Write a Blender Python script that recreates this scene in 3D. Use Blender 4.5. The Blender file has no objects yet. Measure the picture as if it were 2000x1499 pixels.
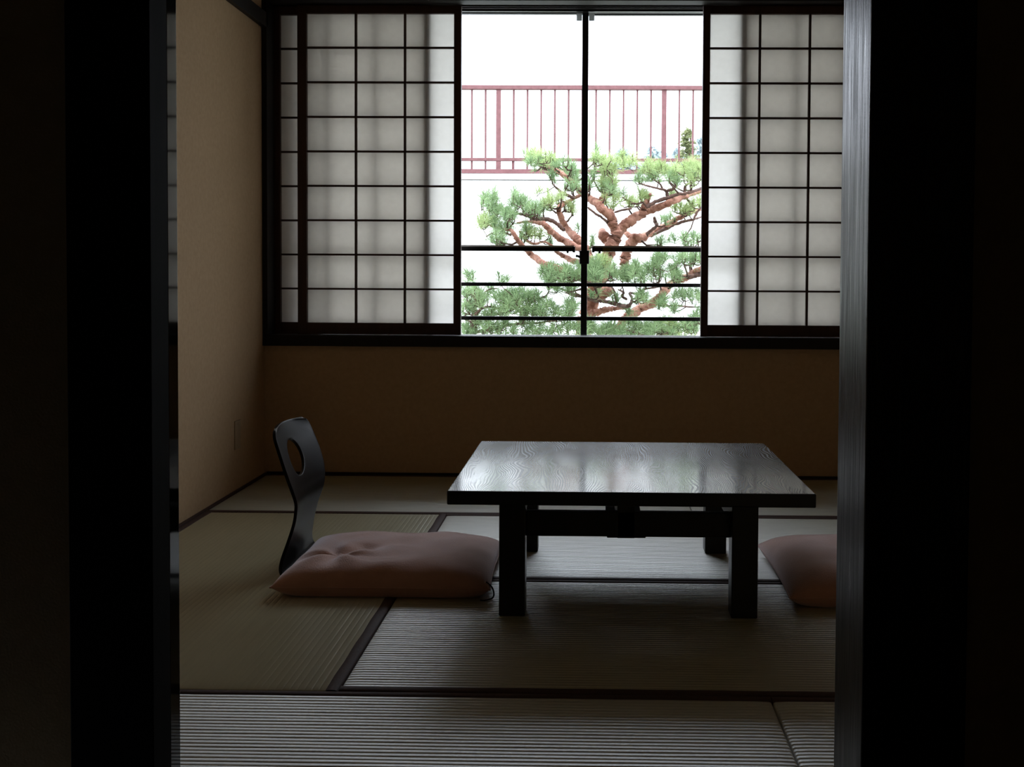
import bpy, bmesh, math, random
from mathutils import Vector, Matrix

# ------------------------------------------------------------------ camera, sky, light, exposure
SC = bpy.context.scene
COL = SC.collection
YAW, PITCH, ROLL = 41/2240, 74/2240, .0056
cam_data = bpy.data.cameras.new('camera')
cam_data.sensor_width = 36.0
cam_data.lens = 2240/2000*36.0
cam_data.shift_x = -117/2000          # the photograph is a crop of a wider frame
cam_data.shift_y = -135.5/2000
cam_data.clip_start = .02
cam_data.clip_end = 500
cam = bpy.data.objects.new('camera', cam_data)
COL.objects.link(cam)
fw = Vector((-math.sin(YAW), math.cos(YAW), 0)); rt = Vector((math.cos(YAW), math.sin(YAW), 0)); up = Vector((0, 0, 1))
f2 = fw*math.cos(PITCH) - up*math.sin(PITCH); u2 = up*math.cos(PITCH) + fw*math.sin(PITCH)
r3 = rt*math.cos(ROLL) + u2*math.sin(ROLL); u3 = u2*math.cos(ROLL) - rt*math.sin(ROLL)
cam.matrix_world = Matrix(((r3.x, u3.x, -f2.x, 0), (r3.y, u3.y, -f2.y, 0), (r3.z, u3.z, -f2.z, .87), (0, 0, 0, 1)))
SC.camera = cam

world = bpy.data.worlds.new('overcast_sky'); SC.world = world
world.use_nodes = True
bg = world.node_tree.nodes['Background']
bg.inputs['Color'].default_value = (.82, .89, 1.0, 1)
SKY = 12.5            # zenith; the sky is a standard overcast one: L = Lz (1 + 2 sin e) / 3
wt = world.node_tree
geo = wt.nodes.new('ShaderNodeTexCoord'); sep = wt.nodes.new('ShaderNodeSeparateXYZ'); wt.links.new(geo.outputs['Generated'], sep.inputs[0])
cl = wt.nodes.new('ShaderNodeClamp'); wt.links.new(sep.outputs['Z'], cl.inputs['Value'])
ma = wt.nodes.new('ShaderNodeMath'); ma.operation = 'MULTIPLY_ADD'; ma.inputs[1].default_value = SKY*2/3; ma.inputs[2].default_value = SKY/3
wt.links.new(cl.outputs[0], ma.inputs[0]); wt.links.new(ma.outputs[0], bg.inputs['Strength'])

portal = bpy.data.lights.new('window_portal', 'AREA'); portal.shape = 'RECTANGLE'
portal.size = 2.5; portal.size_y = 1.5; portal.cycles.is_portal = True
po = bpy.data.objects.new('window_portal', portal); COL.objects.link(po)
po.location = (-.04, 5.30, 1.32); po.rotation_euler = (-math.pi/2, 0, 0)

SC.view_settings.view_transform = 'Standard'
SC.view_settings.look = 'None'
SC.view_settings.gamma = 1.0
SC.view_settings.exposure = 0.0
SC.view_settings.use_curve_mapping = False
SC.cycles.max_bounces = 10
SC.cycles.diffuse_bounces = 6
SC.cycles.glossy_bounces = 4
SC.cycles.transmission_bounces = 8
SC.cycles.transparent_max_bounces = 24
SC.cycles.sample_clamp_indirect = 4.0
SC.cycles.use_denoising = True

# ------------------------------------------------------------------ helpers
def tag(o, label=None, cat=None, group=None, kind=None):
    if label: o['label'] = label
    if cat: o['category'] = cat
    if group: o['group'] = group
    if kind: o['kind'] = kind
    return o

def empty(name, loc=(0, 0, 0), rz=0.0):
    o = bpy.data.objects.new(name, None); COL.objects.link(o)
    o.location = loc; o.rotation_euler = (0, 0, rz); o.empty_display_size = .05
    return o

def link(name, me, parent=None, loc=None):
    o = bpy.data.objects.new(name, me); COL.objects.link(o)
    if parent: o.parent = parent
    if loc is not None: o.location = loc
    return o

class MB:
    """collects boxes and tubes into one mesh"""
    def __init__(s): s.v = []; s.f = []
    def box(s, x0, x1, y0, y1, z0, z1):
        n = len(s.v)
        s.v += [(x0,y0,z0),(x1,y0,z0),(x1,y1,z0),(x0,y1,z0),(x0,y0,z1),(x1,y0,z1),(x1,y1,z1),(x0,y1,z1)]
        s.f += [tuple(n+i for i in q) for q in ((0,3,2,1),(4,5,6,7),(0,1,5,4),(1,2,6,5),(2,3,7,6),(3,0,4,7))]
        return s
    def tube(s, pts, rad, sides=8, cap=True, rnd=None, rough=0.0):
        n0 = len(s.v); P = [Vector(p) for p in pts]; up = Vector((.13, .21, .97))
        for i, p in enumerate(P):
            d = (P[min(i+1, len(P)-1)] - P[max(i-1, 0)])
            if d.length < 1e-9: d = Vector((0, 0, 1))
            d.normalize()
            a = d.cross(up)
            if a.length < .05: a = d.cross(Vector((1, 0, 0)))
            a.normalize(); b = d.cross(a)
            for k in range(sides):
                t = 2*math.pi*k/sides
                r = rad[i]*(1 + (rnd.uniform(-rough, rough) if rnd else 0))
                s.v.append(tuple(p + a*(math.cos(t)*r) + b*(math.sin(t)*r)))
        for i in range(len(P)-1):
            for k in range(sides):
                a0 = n0+i*sides+k; a1 = n0+i*sides+(k+1) % sides
                s.f.append((a0, a1, a1+sides, a0+sides))
        if cap:
            s.f.append(tuple(n0+k for k in range(sides))[::-1])
            m = n0+(len(P)-1)*sides
            s.f.append(tuple(m+k for k in range(sides)))
        return s
    def mesh(s, name, mat, smooth=False):
        me = bpy.data.meshes.new(name); me.from_pydata(s.v, [], s.f); me.update()
        bm = bmesh.new(); bm.from_mesh(me); bmesh.ops.recalc_face_normals(bm, faces=bm.faces); bm.to_mesh(me); bm.free()
        if mat: me.materials.append(mat)
        if smooth:
            for p in me.polygons: p.use_smooth = True
        return me
    def build(s, name, mat, parent=None, bevel=0.0, seg=2, smooth=False):
        o = link(name, s.mesh(name, mat, smooth), parent)
        if bevel:
            m = o.modifiers.new('bevel', 'BEVEL'); m.width = bevel; m.segments = seg; m.limit_method = 'ANGLE'
        return o

def box(name, mat, c, parent=None, bevel=0.0, seg=2):
    return MB().box(*c).build(name, mat, parent, bevel, seg)

# ------------------------------------------------------------------ materials
def material(name):
    m = bpy.data.materials.new(name); m.use_nodes = True
    nt = m.node_tree; return m, nt, nt.nodes['Principled BSDF']
def N(nt, t, **kw):
    n = nt.nodes.new(t)
    for k, v in kw.items():
        if k in n.inputs: n.inputs[k].default_value = v
        else: setattr(n, k, v)
    return n
def coords(nt, scale=(1, 1, 1)):
    tc = N(nt, 'ShaderNodeTexCoord'); mp = N(nt, 'ShaderNodeMapping'); mp.inputs['Scale'].default_value = scale
    nt.links.new(tc.outputs['Object'], mp.inputs['Vector']); return mp.outputs['Vector']
def noise(nt, vec, scale, detail=3.0, rough=.55, dist=0.0):
    n = N(nt, 'ShaderNodeTexNoise'); n.inputs['Scale'].default_value = scale; n.inputs['Detail'].default_value = detail
    n.inputs['Roughness'].default_value = rough; n.inputs['Distortion'].default_value = dist
    nt.links.new(vec, n.inputs['Vector']); return n.outputs['Fac']
def ramp(nt, fac, stops):
    r = N(nt, 'ShaderNodeValToRGB'); e = r.color_ramp.elements
    while len(e) < len(stops): e.new(.5)
    for i, (p, c) in enumerate(stops):
        e[i].position = p; e[i].color = (*c, 1) if len(c) == 3 else c
    nt.links.new(fac, r.inputs['Fac']); return r.outputs['Color']
def bump(nt, h, strength, dist, bs):
    b = N(nt, 'ShaderNodeBump'); b.inputs['Strength'].default_value = strength; b.inputs['Distance'].default_value = dist
    nt.links.new(h, b.inputs['Height']); nt.links.new(b.outputs['Normal'], bs.inputs['Normal'])
def grey(v): return (v, v, v)

def two_tone(name, c0, c1, scale, vec=(1, 1, 1), rough=.5, bstr=0.0, bdist=.001, bscale=None, spec=.5, detail=4.0):
    m, nt, bs = material(name); v = coords(nt, vec)
    f = noise(nt, v, scale, detail)
    nt.links.new(ramp(nt, f, [(.3, c0), (.7, c1)]), bs.inputs['Base Color'])
    bs.inputs['Roughness'].default_value = rough; bs.inputs['Specular IOR Level'].default_value = spec
    if bstr: bump(nt, noise(nt, v, bscale or scale*4, 5), bstr, bdist, bs)
    return m

M = {}
M['plaster'] = two_tone('juraku_plaster', (.51, .355, .21), (.57, .40, .245), 60, rough=.95, bstr=.5, bdist=.0015, bscale=420, spec=.1)
M['hall_plaster'] = two_tone('hall_plaster', (.50, .38, .22), (.56, .43, .26), 60, rough=.95, bstr=.4, bdist=.001, bscale=300, spec=.1)
M['ceiling'] = two_tone('ceiling_boards', (.34, .25, .16), (.42, .31, .21), 8, vec=(1, 12, 1), rough=.8)
M['frame_wood'] = two_tone('black_stained_wood', (.008, .0055, .004), (.016, .011, .008), 30, vec=(1, 1, .08), rough=.6, bstr=.25, bdist=.0006, bscale=160, spec=.3)
M['shoji_wood'] = two_tone('dark_red_brown_wood', (.045, .016, .010), (.07, .027, .017), 40, vec=(1, 1, .1), rough=.5, bstr=.15, bdist=.0004, bscale=200)
M['border'] = two_tone('tatami_border_cloth', (.052, .026, .022), (.085, .043, .036), 300, rough=.75, bstr=.5, bdist=.0006, bscale=900, spec=.35)
M['cover_plate'] = two_tone('beige_plate', (.38, .28, .16), (.42, .30, .18), 20, rough=.6)
M['alu_black'] = two_tone('black_aluminium', (.010, .010, .012), (.014, .014, .016), 50, rough=.35)
M['alu_white'] = two_tone('pale_aluminium', (.62, .62, .62), (.7, .7, .7), 50, rough=.4)
M['stopper'] = two_tone('grey_plastic', (.13, .135, .14), (.16, .165, .17), 50, rough=.5)
M['label_yellow'] = two_tone('yellow_label', (.16, .12, .01), (.2, .15, .015), 50, rough=.5)
M['label_grey'] = two_tone('grey_label', (.10, .09, .085), (.13, .12, .11), 50, rough=.5)
M['out_wall'] = two_tone('white_render_wall', (.70, .70, .69), (.76, .76, .75), 6, rough=.9)
M['gravel'] = two_tone('pale_ground', (.20, .21, .17), (.30, .30, .26), 14, rough=.95, bstr=.5, bdist=.01)
M['unseen_eave'] = two_tone('unseen_eave_boards', (.10, .07, .05), (.15, .11, .08), 10, rough=.8)
M['rail_red'] = two_tone('rusty_red_paint', (.095, .030, .030), (.135, .048, .050), 22, rough=.6, bstr=.2, bdist=.001, bscale=60)
M['bark'] = two_tone('red_pine_bark', (.15, .058, .038), (.42, .22, .16), 22, rough=.9, bstr=.9, bdist=.01, bscale=55, spec=.2)
M['bark_dark'] = two_tone('grey_pine_bark', (.05, .03, .025), (.17, .10, .08), 25, rough=.9, bstr=.9, bdist=.008, bscale=60, spec=.2)
M['twig'] = two_tone('twig_bark', (.045, .028, .022), (.10, .06, .045), 60, rough=.9, spec=.2)

def needles(name, c0, c1, c2):
    m, nt, bs = material(name)
    at = N(nt, 'ShaderNodeAttribute'); at.attribute_name = 'shade'
    nt.links.new(ramp(nt, at.outputs['Fac'], [(0, c0), (.55, c1), (1, c2)]), bs.inputs['Base Color'])
    bs.inputs['Roughness'].default_value = .6; bs.inputs['Specular IOR Level'].default_value = .3
    tr = N(nt, 'ShaderNodeBsdfTranslucent'); mx = N(nt, 'ShaderNodeMixShader'); mx.inputs[0].default_value = .42
    nt.links.new(ramp(nt, at.outputs['Fac'], [(0, c0), (1, c2)]), tr.inputs['Color'])
    nt.links.new(bs.outputs[0], mx.inputs[1]); nt.links.new(tr.outputs[0], mx.inputs[2])
    nt.links.new(mx.outputs[0], nt.nodes['Material Output'].inputs['Surface'])
    return m
M['needle_blue'] = needles('pine_needles', (.10, .17, .075), (.22, .33, .15), (.36, .48, .25))
M['needle_yellow'] = needles('young_pine_needles', (.18, .25, .09), (.34, .44, .18), (.47, .56, .28))
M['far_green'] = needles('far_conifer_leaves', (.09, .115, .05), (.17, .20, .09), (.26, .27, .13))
M['far_hazed'] = needles('haze_paled_leaves', (.28, .34, .35), (.38, .45, .46), (.46, .53, .54))  # aerial haze painted into the leaf colour, hence pale and bluish

# tatami rush: gloss along the ridges, colour varies from ridge to ridge
def tatami(name, along):
    m, nt, bs = material(name)
    sv = (.35, 5, 1) if along == 'x' else (5, .35, 1)
    v = coords(nt, sv); f = noise(nt, v, 14, 4)
    v2 = coords(nt, (1, 1, 1)); g = noise(nt, v2, 3, 2)
    mx = N(nt, 'ShaderNodeMath', operation='ADD'); h1 = N(nt, 'ShaderNodeMath', operation='MULTIPLY'); h1.inputs[1].default_value = .5
    nt.links.new(f, h1.inputs[0]); h2 = N(nt, 'ShaderNodeMath', operation='MULTIPLY'); h2.inputs[1].default_value = .5
    nt.links.new(g, h2.inputs[0]); nt.links.new(h1.outputs[0], mx.inputs[0]); nt.links.new(h2.outputs[0], mx.inputs[1])
    nt.links.new(ramp(nt, mx.outputs[0], [(.35, (.33, .315, .19)), (.5, (.37, .36, .22)), (.65, (.41, .395, .25))]), bs.inputs['Base Color'])
    bs.inputs['Roughness'].default_value = TATAMI_ROUGH; bs.inputs['Specular IOR Level'].default_value = TATAMI_SPEC
    bs.inputs['IOR'].default_value = 2.6
    bs.inputs['Anisotropic'].default_value = .84          # the rushes run across each ridge
    tg = N(nt, 'ShaderNodeCombineXYZ'); tg.inputs[0 if along == 'x' else 1].default_value = 1.0
    nt.links.new(tg.outputs[0], bs.inputs['Tangent'])
    sv3 = (1.6, .4, 1) if along == 'x' else (.4, 1.6, 1)      # rushes cross each ridge
    v3 = coords(nt, sv3)
    bump(nt, noise(nt, v3, 260, 3), .25 if along == 'x' else .1, .0006, bs)
    return m
TATAMI_ROUGH, TATAMI_SPEC = .5, 1.0
M['tatami_x'] = tatami('tatami_rush_across', 'x')
M['tatami_y'] = tatami('tatami_rush_away', 'y')

# washi paper
m, nt, bs = material('washi_paper'); nt.nodes.remove(bs)
v = coords(nt); f = noise(nt, v, 35, 6)
c = ramp(nt, f, [(.3, (.73, .70, .65)), (.7, (.77, .74, .69))])
df = N(nt, 'ShaderNodeBsdfDiffuse'); tr = N(nt, 'ShaderNodeBsdfTranslucent'); mx = N(nt, 'ShaderNodeMixShader'); mx.inputs[0].default_value = .53
nt.links.new(c, df.inputs['Color']); nt.links.new(c, tr.inputs['Color'])
nt.links.new(df.outputs[0], mx.inputs[1]); nt.links.new(tr.outputs[0], mx.inputs[2])
nt.links.new(mx.outputs[0], nt.nodes['Material Output'].inputs['Surface'])
M['paper'] = m
m, nt, bs = material('frosted_plastic'); nt.nodes.remove(bs)
df = N(nt, 'ShaderNodeBsdfDiffuse'); tr = N(nt, 'ShaderNodeBsdfTranslucent'); mx = N(nt, 'ShaderNodeMixShader'); mx.inputs[0].default_value = .6
for q in (df, tr): q.inputs['Color'].default_value = (.6, .61, .6, 1)
nt.links.new(df.outputs[0], mx.inputs[1]); nt.links.new(tr.outputs[0], mx.inputs[2]); nt.links.new(mx.outputs[0], nt.nodes['Material Output'].inputs['Surface'])
M['stopper'] = m

# window glass: clear sheet with its mirror reflection
m, nt, bs = material('window_glass'); nt.nodes.remove(bs)
t = N(nt, 'ShaderNodeBsdfTransparent'); t.inputs['Color'].default_value = (.96, .97, .97, 1)
g = N(nt, 'ShaderNodeBsdfGlossy'); g.inputs['Roughness'].default_value = .01
fr = N(nt, 'ShaderNodeFresnel'); fr.inputs['IOR'].default_value = 1.5
mx = N(nt, 'ShaderNodeMixShader')
nt.links.new(fr.outputs[0], mx.inputs[0]); nt.links.new(t.outputs[0], mx.inputs[1]); nt.links.new(g.outputs[0], mx.inputs[2])
nt.links.new(mx.outputs[0], nt.nodes['Material Output'].inputs['Surface'])
M['glass'] = m

# lacquers
m, nt, bs = material('black_lacquer_door_edge')
bs.inputs['Base Color'].default_value = (.004, .004, .004, 1); bs.inputs['Roughness'].default_value = .045; bs.inputs['Specular IOR Level'].default_value = .33
M['lacquer'] = m
m, nt, bs = material('black_lacquer_chair')
v = coords(nt); f = noise(nt, v, 30, 4)
nt.links.new(ramp(nt, f, [(.3, (.006, .005, .005)), (.7, (.011, .009, .008))]), bs.inputs['Base Color'])
bs.inputs['Roughness'].default_value = .34; bs.inputs['Specular IOR Level'].default_value = .09; bs.inputs['Coat Weight'].default_value = .05; bs.inputs['Coat Roughness'].default_value = .08
M['chair'] = m

# doorway posts: worn satin black wood with long streaks
m, nt, bs = material('worn_black_post_wood')
v = coords(nt, (9, 9, .55)); f = noise(nt, v, 9, 6, .6, .6)
nt.links.new(ramp(nt, f, [(.35, (.006, .006, .007)), (.60, (.016, .016, .018)), (.70, (.09, .09, .10))]), bs.inputs['Base Color'])
nt.links.new(ramp(nt, f, [(.3, grey(.27)), (.75, grey(.5))]), bs.inputs['Roughness'])
bump(nt, f, .4, .003, bs)
M['post_wood'] = m

M['post_matte'] = two_tone('matt_black_post_wood', (.006, .006, .006), (.012, .012, .011), 30, vec=(1, 1, .08), rough=.8, spec=.12)
# low table: black-stained board with open pale grain
m, nt, bs = material('black_grained_table_top')
tc = N(nt, 'ShaderNodeTexCoord'); mp = N(nt, 'ShaderNodeMapping'); mp.inputs['Scale'].default_value = (3.6, .9, 1)
nt.links.new(tc.outputs['Object'], mp.inputs['Vector'])
n1 = noise(nt, mp.outputs['Vector'], 1.6, 2.2, .5, .35)
sx = N(nt, 'ShaderNodeSeparateXYZ'); nt.links.new(tc.outputs['Object'], sx.inputs[0])
a = N(nt, 'ShaderNodeMath', operation='MULTIPLY'); a.inputs[1].default_value = 230; nt.links.new(n1, a.inputs[0])
b = N(nt, 'ShaderNodeMath', operation='MULTIPLY'); b.inputs[1].default_value = 1050; nt.links.new(sx.outputs['X'], b.inputs[0])
s = N(nt, 'ShaderNodeMath', operation='ADD'); nt.links.new(a.outputs[0], s.inputs[0]); nt.links.new(b.outputs[0], s.inputs[1])
sn = N(nt, 'ShaderNodeMath', operation='SINE'); nt.links.new(s.outputs[0], sn.inputs[0])
hf = N(nt, 'ShaderNodeMath', operation='MULTIPLY_ADD'); hf.inputs[1].default_value = .5; hf.inputs[2].default_value = .5; nt.links.new(sn.outputs[0], hf.inputs[0])
patch = noise(nt, mp.outputs['Vector'], 2.3, 2)
line = ramp(nt, hf.outputs[0], [(.45, grey(0)), (.95, grey(1))])
pm = ramp(nt, patch, [(.42, grey(.08)), (.60, grey(1))])
ml = N(nt, 'ShaderNodeMath', operation='MULTIPLY'); nt.links.new(line, ml.inputs[0]); nt.links.new(pm, ml.inputs[1])
nt.links.new(ramp(nt, ml.outputs[0], [(0, (.006, .006, .009)), (1, (.13, .13, .155))]), bs.inputs['Base Color'])
nt.links.new(ramp(nt, ml.outputs[0], [(0, grey(.4)), (1, grey(.5))]), bs.inputs['Roughness'])
bs.inputs['Specular IOR Level'].default_value = .15
nt.links.new(ramp(nt, ml.outputs[0], [(0, grey(1)), (1, grey(.5))]), bs.inputs['Coat Weight'])
nt.links.new(ramp(nt, ml.outputs[0], [(0, grey(.11)), (1, grey(.24))]), bs.inputs['Coat Roughness'])
bump(nt, ml.outputs[0], .2, -.0004, bs)
M['table_top'] = m
M['table_wood'] = two_tone('black_table_wood', (.006, .006, .007), (.012, .012, .014), 30, vec=(1, 1, .2), rough=.4, bstr=.2, bdist=.0005, bscale=150)

# cushion fabric: ribbed brown velour
m, nt, bs = material('brown_ribbed_velour')
v = coords(nt, (1, 1, 1)); f = noise(nt, v, 9, 4)
nt.links.new(ramp(nt, f, [(.3, (.56, .30, .215)), (.7, (.66, .375, .28))]), bs.inputs['Base Color'])
bs.inputs['Roughness'].default_value = .9; bs.inputs['Specular IOR Level'].default_value = .15
bs.inputs['Sheen Weight'].default_value = 1.0; bs.inputs['Sheen Roughness'].default_value = .45; bs.inputs['Sheen Tint'].default_value = (.85, .8, .85, 1)
bump(nt, noise(nt, coords(nt, (1, .3, 1)), 330, 2), .8, .0016, bs)
M['velour'] = m
M['cord'] = two_tone('dark_cord', (.02, .014, .012), (.03, .02, .018), 80, rough=.8)

# ------------------------------------------------------------------ pine skeletons (millimetres: x, y, z, radius) and needle pads (x, y, z, half width, half height, tufts, tint)
PINE_TALL_BRANCHES = [
    ('trunk',[-71,7500,242,71,-67,7500,382,64,-55,7500,521,57,-42,7500,617,54,-8,7500,722,52,35,7500,836,49,69,7500,931,45,99,7500,1019,44,133,7500,1106,44,154,7500,1162,38]),
    ('branch',[154,7500,1149,37,132,7500,1201,33,115,7500,1253,30,78,7389,1290,27,31,7427,1330,28,-17,7573,1374,26,-74,7611,1420,25,-130,7487,1472,21,-179,7382,1506,17,-237,7450,1552,14,-312,7592,1598,11,-383,7599,1624,8,-446,7462,1636,4]),
    ('branch',[129,7480,1191,31,119,7480,1235,30,110,7480,1269,26,110,7600,1297,21]),
    ('branch',[27,7450,1334,22,57,7450,1375,20,77,7450,1409,16]),
    ('branch',[147,7550,1142,37,199,7550,1203,33,260,7550,1247,32,325,7667,1293,30,384,7608,1312,25,454,7465,1339,23,530,7446,1368,20,627,7580,1410,18,723,7670,1450,15,811,7584,1479,12]),
    ('branch',[318,7500,1271,26,331,7500,1323,24,344,7500,1358,19,368,7560,1401,13,363,7416,1400,8]),
    ('branch',[337,7450,1320,14,402,7450,1355,13,470,7450,1377,12,535,7395,1399,11,607,7332,1406,10,701,7442,1446,9]),
    ('branch',[482,7500,1367,13,480,7500,1402,11,469,7500,1432,10,418,7445,1440,7,346,7382,1452,6,295,7492,1478,5]),
    ('branch',[473,7500,1428,9,512,7500,1441,9,533,7500,1467,7,506,7620,1516,5]),
    ('branch',[447,7500,1436,8,434,7500,1471,6,395,7500,1501,4,383,7620,1541,4]),
    ('branch',[599,7500,1407,9,594,7500,1450,10,607,7500,1471,7,660,7560,1498,5,698,7416,1525,4]),
    ('branch',[361,7500,1367,5,309,7500,1351,7,266,7500,1345,6,224,7560,1370,4,185,7416,1379,3]),
    ('branch',[203,7800,862,34,212,7800,962,36,225,7800,1034,34,251,7777,1092,33,287,7680,1125,34,340,7759,1137,25,418,7898,1179,24,482,7893,1211,21,536,7752,1245,18,592,7681,1273,16,663,7784,1306,14,747,7910,1341,11]),
    ('branch',[296,7800,1125,27,269,7800,1132,24,237,7800,1152,18,209,7920,1179,13]),
    ('branch',[344,7750,1137,14,379,7750,1173,13,424,7750,1213,12,420,7810,1243,14,405,7666,1263,8]),
    ('branch',[389,7850,1145,11,479,7850,1191,12,552,7850,1227,12,620,7795,1248,10,677,7732,1258,8,741,7842,1282,6]),
    ('branch',[126,7600,1073,32,95,7600,1108,34,68,7600,1143,32,65,7720,1175,22]),
    ('branch',[17,7400,870,38,-14,7400,956,34,-44,7400,1024,31,-73,7289,1073,29,-108,7327,1116,26,-154,7473,1164,22,-194,7511,1217,19,-212,7387,1258,18,-221,7282,1291,16,-203,7350,1330,15,-160,7492,1359,13,-116,7499,1386,12,-63,7362,1402,10]),
    ('branch',[-209,7400,1319,12,-222,7400,1336,10,-192,7400,1340,8]),
    ('branch',[-123,7350,1367,10,-157,7350,1384,10,-191,7350,1397,12,-235,7410,1435,7,-256,7266,1449,4]),
    ('branch',[-18,7200,970,25,-72,7200,1037,23,-127,7200,1061,22,-184,7317,1094,21,-238,7258,1130,20,-274,7115,1161,18,-311,7096,1193,16,-363,7230,1208,11,-423,7320,1216,9,-481,7234,1203,6]),
    ('branch',[-187,7250,1163,12,-221,7250,1192,13,-263,7250,1222,14,-315,7289,1232,14,-370,7370,1235,14,-416,7275,1252,12,-458,7143,1257,9,-518,7168,1270,7,-597,7313,1295,5]),
    ('branch',[-17,7300,904,24,-77,7300,950,19,-136,7300,971,18,-190,7387,998,15,-228,7243,1024,12,-268,7183,1069,8,-323,7294,1088,7,-371,7414,1079,9,-412,7367,1086,9,-438,7222,1119,9,-461,7191,1151,7]),
    ('branch',[8,7100,804,28,-58,7100,862,23,-140,7100,890,20,-220,6989,918,19,-303,7027,946,20,-359,7173,985,20,-403,7211,1019,18,-446,7087,1065,15,-472,6982,1106,14,-505,7050,1149,11,-570,7192,1163,9,-620,7199,1176,8,-658,7062,1190,5]),
    ('branch',[-509,7100,1123,8,-537,7100,1131,7,-595,7100,1147,5,-672,7220,1118,4]),
    ('branch',[152,7600,518,19,196,7600,562,28,248,7600,620,31,322,7687,658,31,395,7543,697,29,443,7483,743,27,489,7594,803,26,563,7714,838,25,630,7667,874,23,670,7522,909,21,719,7491,939,17]),
    ('branch',[617,7500,865,17,677,7500,883,16,721,7500,896,12]),
    ('branch',[-42,7400,621,26,18,7400,634,24,70,7400,652,20,140,7460,663,15,205,7316,672,11]),
    ('branch',[-59,7300,743,12,9,7300,718,13,68,7300,714,12,138,7387,695,13,194,7243,682,13,230,7183,692,11,248,7294,728,9,237,7414,764,8,282,7367,761,7,327,7222,792,7,392,7191,802,5]),
    ('branch',[149,7300,702,7,138,7300,752,7,127,7300,795,6,95,7420,810,4]),
    ('branch',[212,7300,727,8,187,7300,744,9,195,7300,770,8,164,7420,785,5]),
    ('branch',[74,7450,706,6,74,7450,741,9]),
    ('branch',[421,7400,710,6,490,7400,684,6,559,7400,683,6,632,7460,675,5,696,7316,679,3]),
    ('branch',[-17,7400,767,40,26,7400,750,43,78,7400,768,40,118,7520,775,23]),
    ('branch',[-94,7400,741,14,-128,7400,749,12,-163,7400,766,9,-209,7520,790,5]),
    ('branch',[-37,7400,1315,6,14,7400,1273,8,57,7400,1247,8,102,7520,1210,9]),
    ('branch',[135,7450,1285,6,195,7450,1302,8,247,7450,1311,7]),
    ('branch',[630,7200,1240,7,647,7200,1273,8,679,7200,1315,4]),
]
PINE_TALL_PADS = [
    (-309,7500,1632,69,43,20,1),
    (-396,7500,1666,43,34,12,1),
    (-196,7500,1572,78,39,20,0),
    (-378,7500,1606,52,30,10,0),
    (-117,7500,1538,43,43,8,0),
    (-141,7400,1452,42,34,8,0),
    (-448,7500,1675,17,17,2,0),
    (8,7500,1685,19,43,5,0),
    (30,7500,1616,43,34,9,1),
    (99,7500,1608,43,52,13,1),
    (100,7500,1513,52,60,22,1),
    (215,7600,1644,61,30,16,1),
    (66,7500,1443,52,30,10,0),
    (154,7600,1442,52,30,10,0),
    (-13,7500,1521,26,26,4,0),
    (-13,7500,1452,21,21,3,0),
    (403,7500,1579,95,19,22,1),
    (541,7500,1566,78,24,14,1),
    (645,7400,1579,51,34,14,1),
    (291,7500,1513,26,21,5,0),
    (438,7500,1523,78,26,12,0),
    (542,7500,1501,34,26,6,0),
    (645,7400,1506,51,42,12,1),
    (611,7500,1540,34,21,5,0),
    (317,7500,1405,43,30,9,1),
    (234,7600,1373,61,30,10,1),
    (111,7600,1372,52,39,10,1),
    (594,7600,1330,70,24,11,1),
    (532,7600,1426,35,26,5,1),
    (673,7500,1359,34,34,7,1),
    (512,7800,1270,45,31,7,0),
    (629,7700,1319,44,22,5,1),
    (-613,7100,1369,20,32,7,0),
    (-679,7100,1373,14,32,4,0),
    (-662,7100,1311,24,24,5,0),
    (-587,7200,1284,58,25,13,0),
    (-462,7200,1335,50,41,14,0),
    (-387,7200,1294,50,33,14,0),
    (-325,7300,1317,25,33,6,0),
    (-282,7300,1359,29,42,10,1),
    (-367,7300,1418,25,16,2,1),
    (-487,7200,1385,20,20,3,0),
    (-270,7400,1502,18,34,4,0),
    (-142,7500,1321,52,26,7,1),
    (-232,7300,1376,33,21,5,1),
    (-669,7000,1212,28,28,10,1),
    (-604,7100,1221,32,32,8,0),
    (-530,7100,1221,41,41,14,0),
    (-554,7100,1164,41,20,7,0),
    (-587,7000,1098,48,28,13,0),
    (-366,7300,1147,50,29,9,1),
    (-411,7200,1168,41,25,5,0),
    (-436,7200,1127,16,25,3,0),
    (-281,7300,1139,25,21,2,1),
    (-114,7400,1178,18,25,2,0),
    (-285,7400,1092,34,12,3,0),
    (589,7400,1113,94,30,14,0),
    (458,7500,1107,43,21,4,0),
    (674,7400,1139,21,21,3,0),
    (-2,7400,1102,25,25,3,0),
    (-285,7000,909,48,48,20,0),
    (-187,7000,885,56,40,22,0),
    (-113,6900,910,48,40,18,0),
    (-252,7000,844,48,12,7,0),
    (8,6900,902,48,56,34,0),
    (48,7000,968,32,28,9,1),
    (131,7100,904,32,57,12,0),
    (208,7200,905,41,45,16,0),
    (300,7200,930,50,41,14,0),
    (275,7200,863,75,20,9,0),
    (397,7300,957,50,38,13,0),
    (429,7400,881,51,34,8,0),
    (514,7400,873,51,30,12,0),
    (481,7300,991,67,29,13,0),
    (608,7200,990,66,29,16,0),
    (505,7400,933,34,25,5,0),
    (-167,7200,802,58,16,7,0),
    (0,7200,778,33,20,5,0),
    (318,7200,738,45,33,12,0),
    (432,7300,720,38,29,8,0),
    (576,7300,755,67,38,12,0),
    (660,7300,772,25,42,5,0),
    (534,7300,679,50,16,4,0),
    (652,7200,640,25,20,4,0),
    (170,7300,753,50,25,3,0),
    (196,7300,651,42,16,3,0),
]
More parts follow.
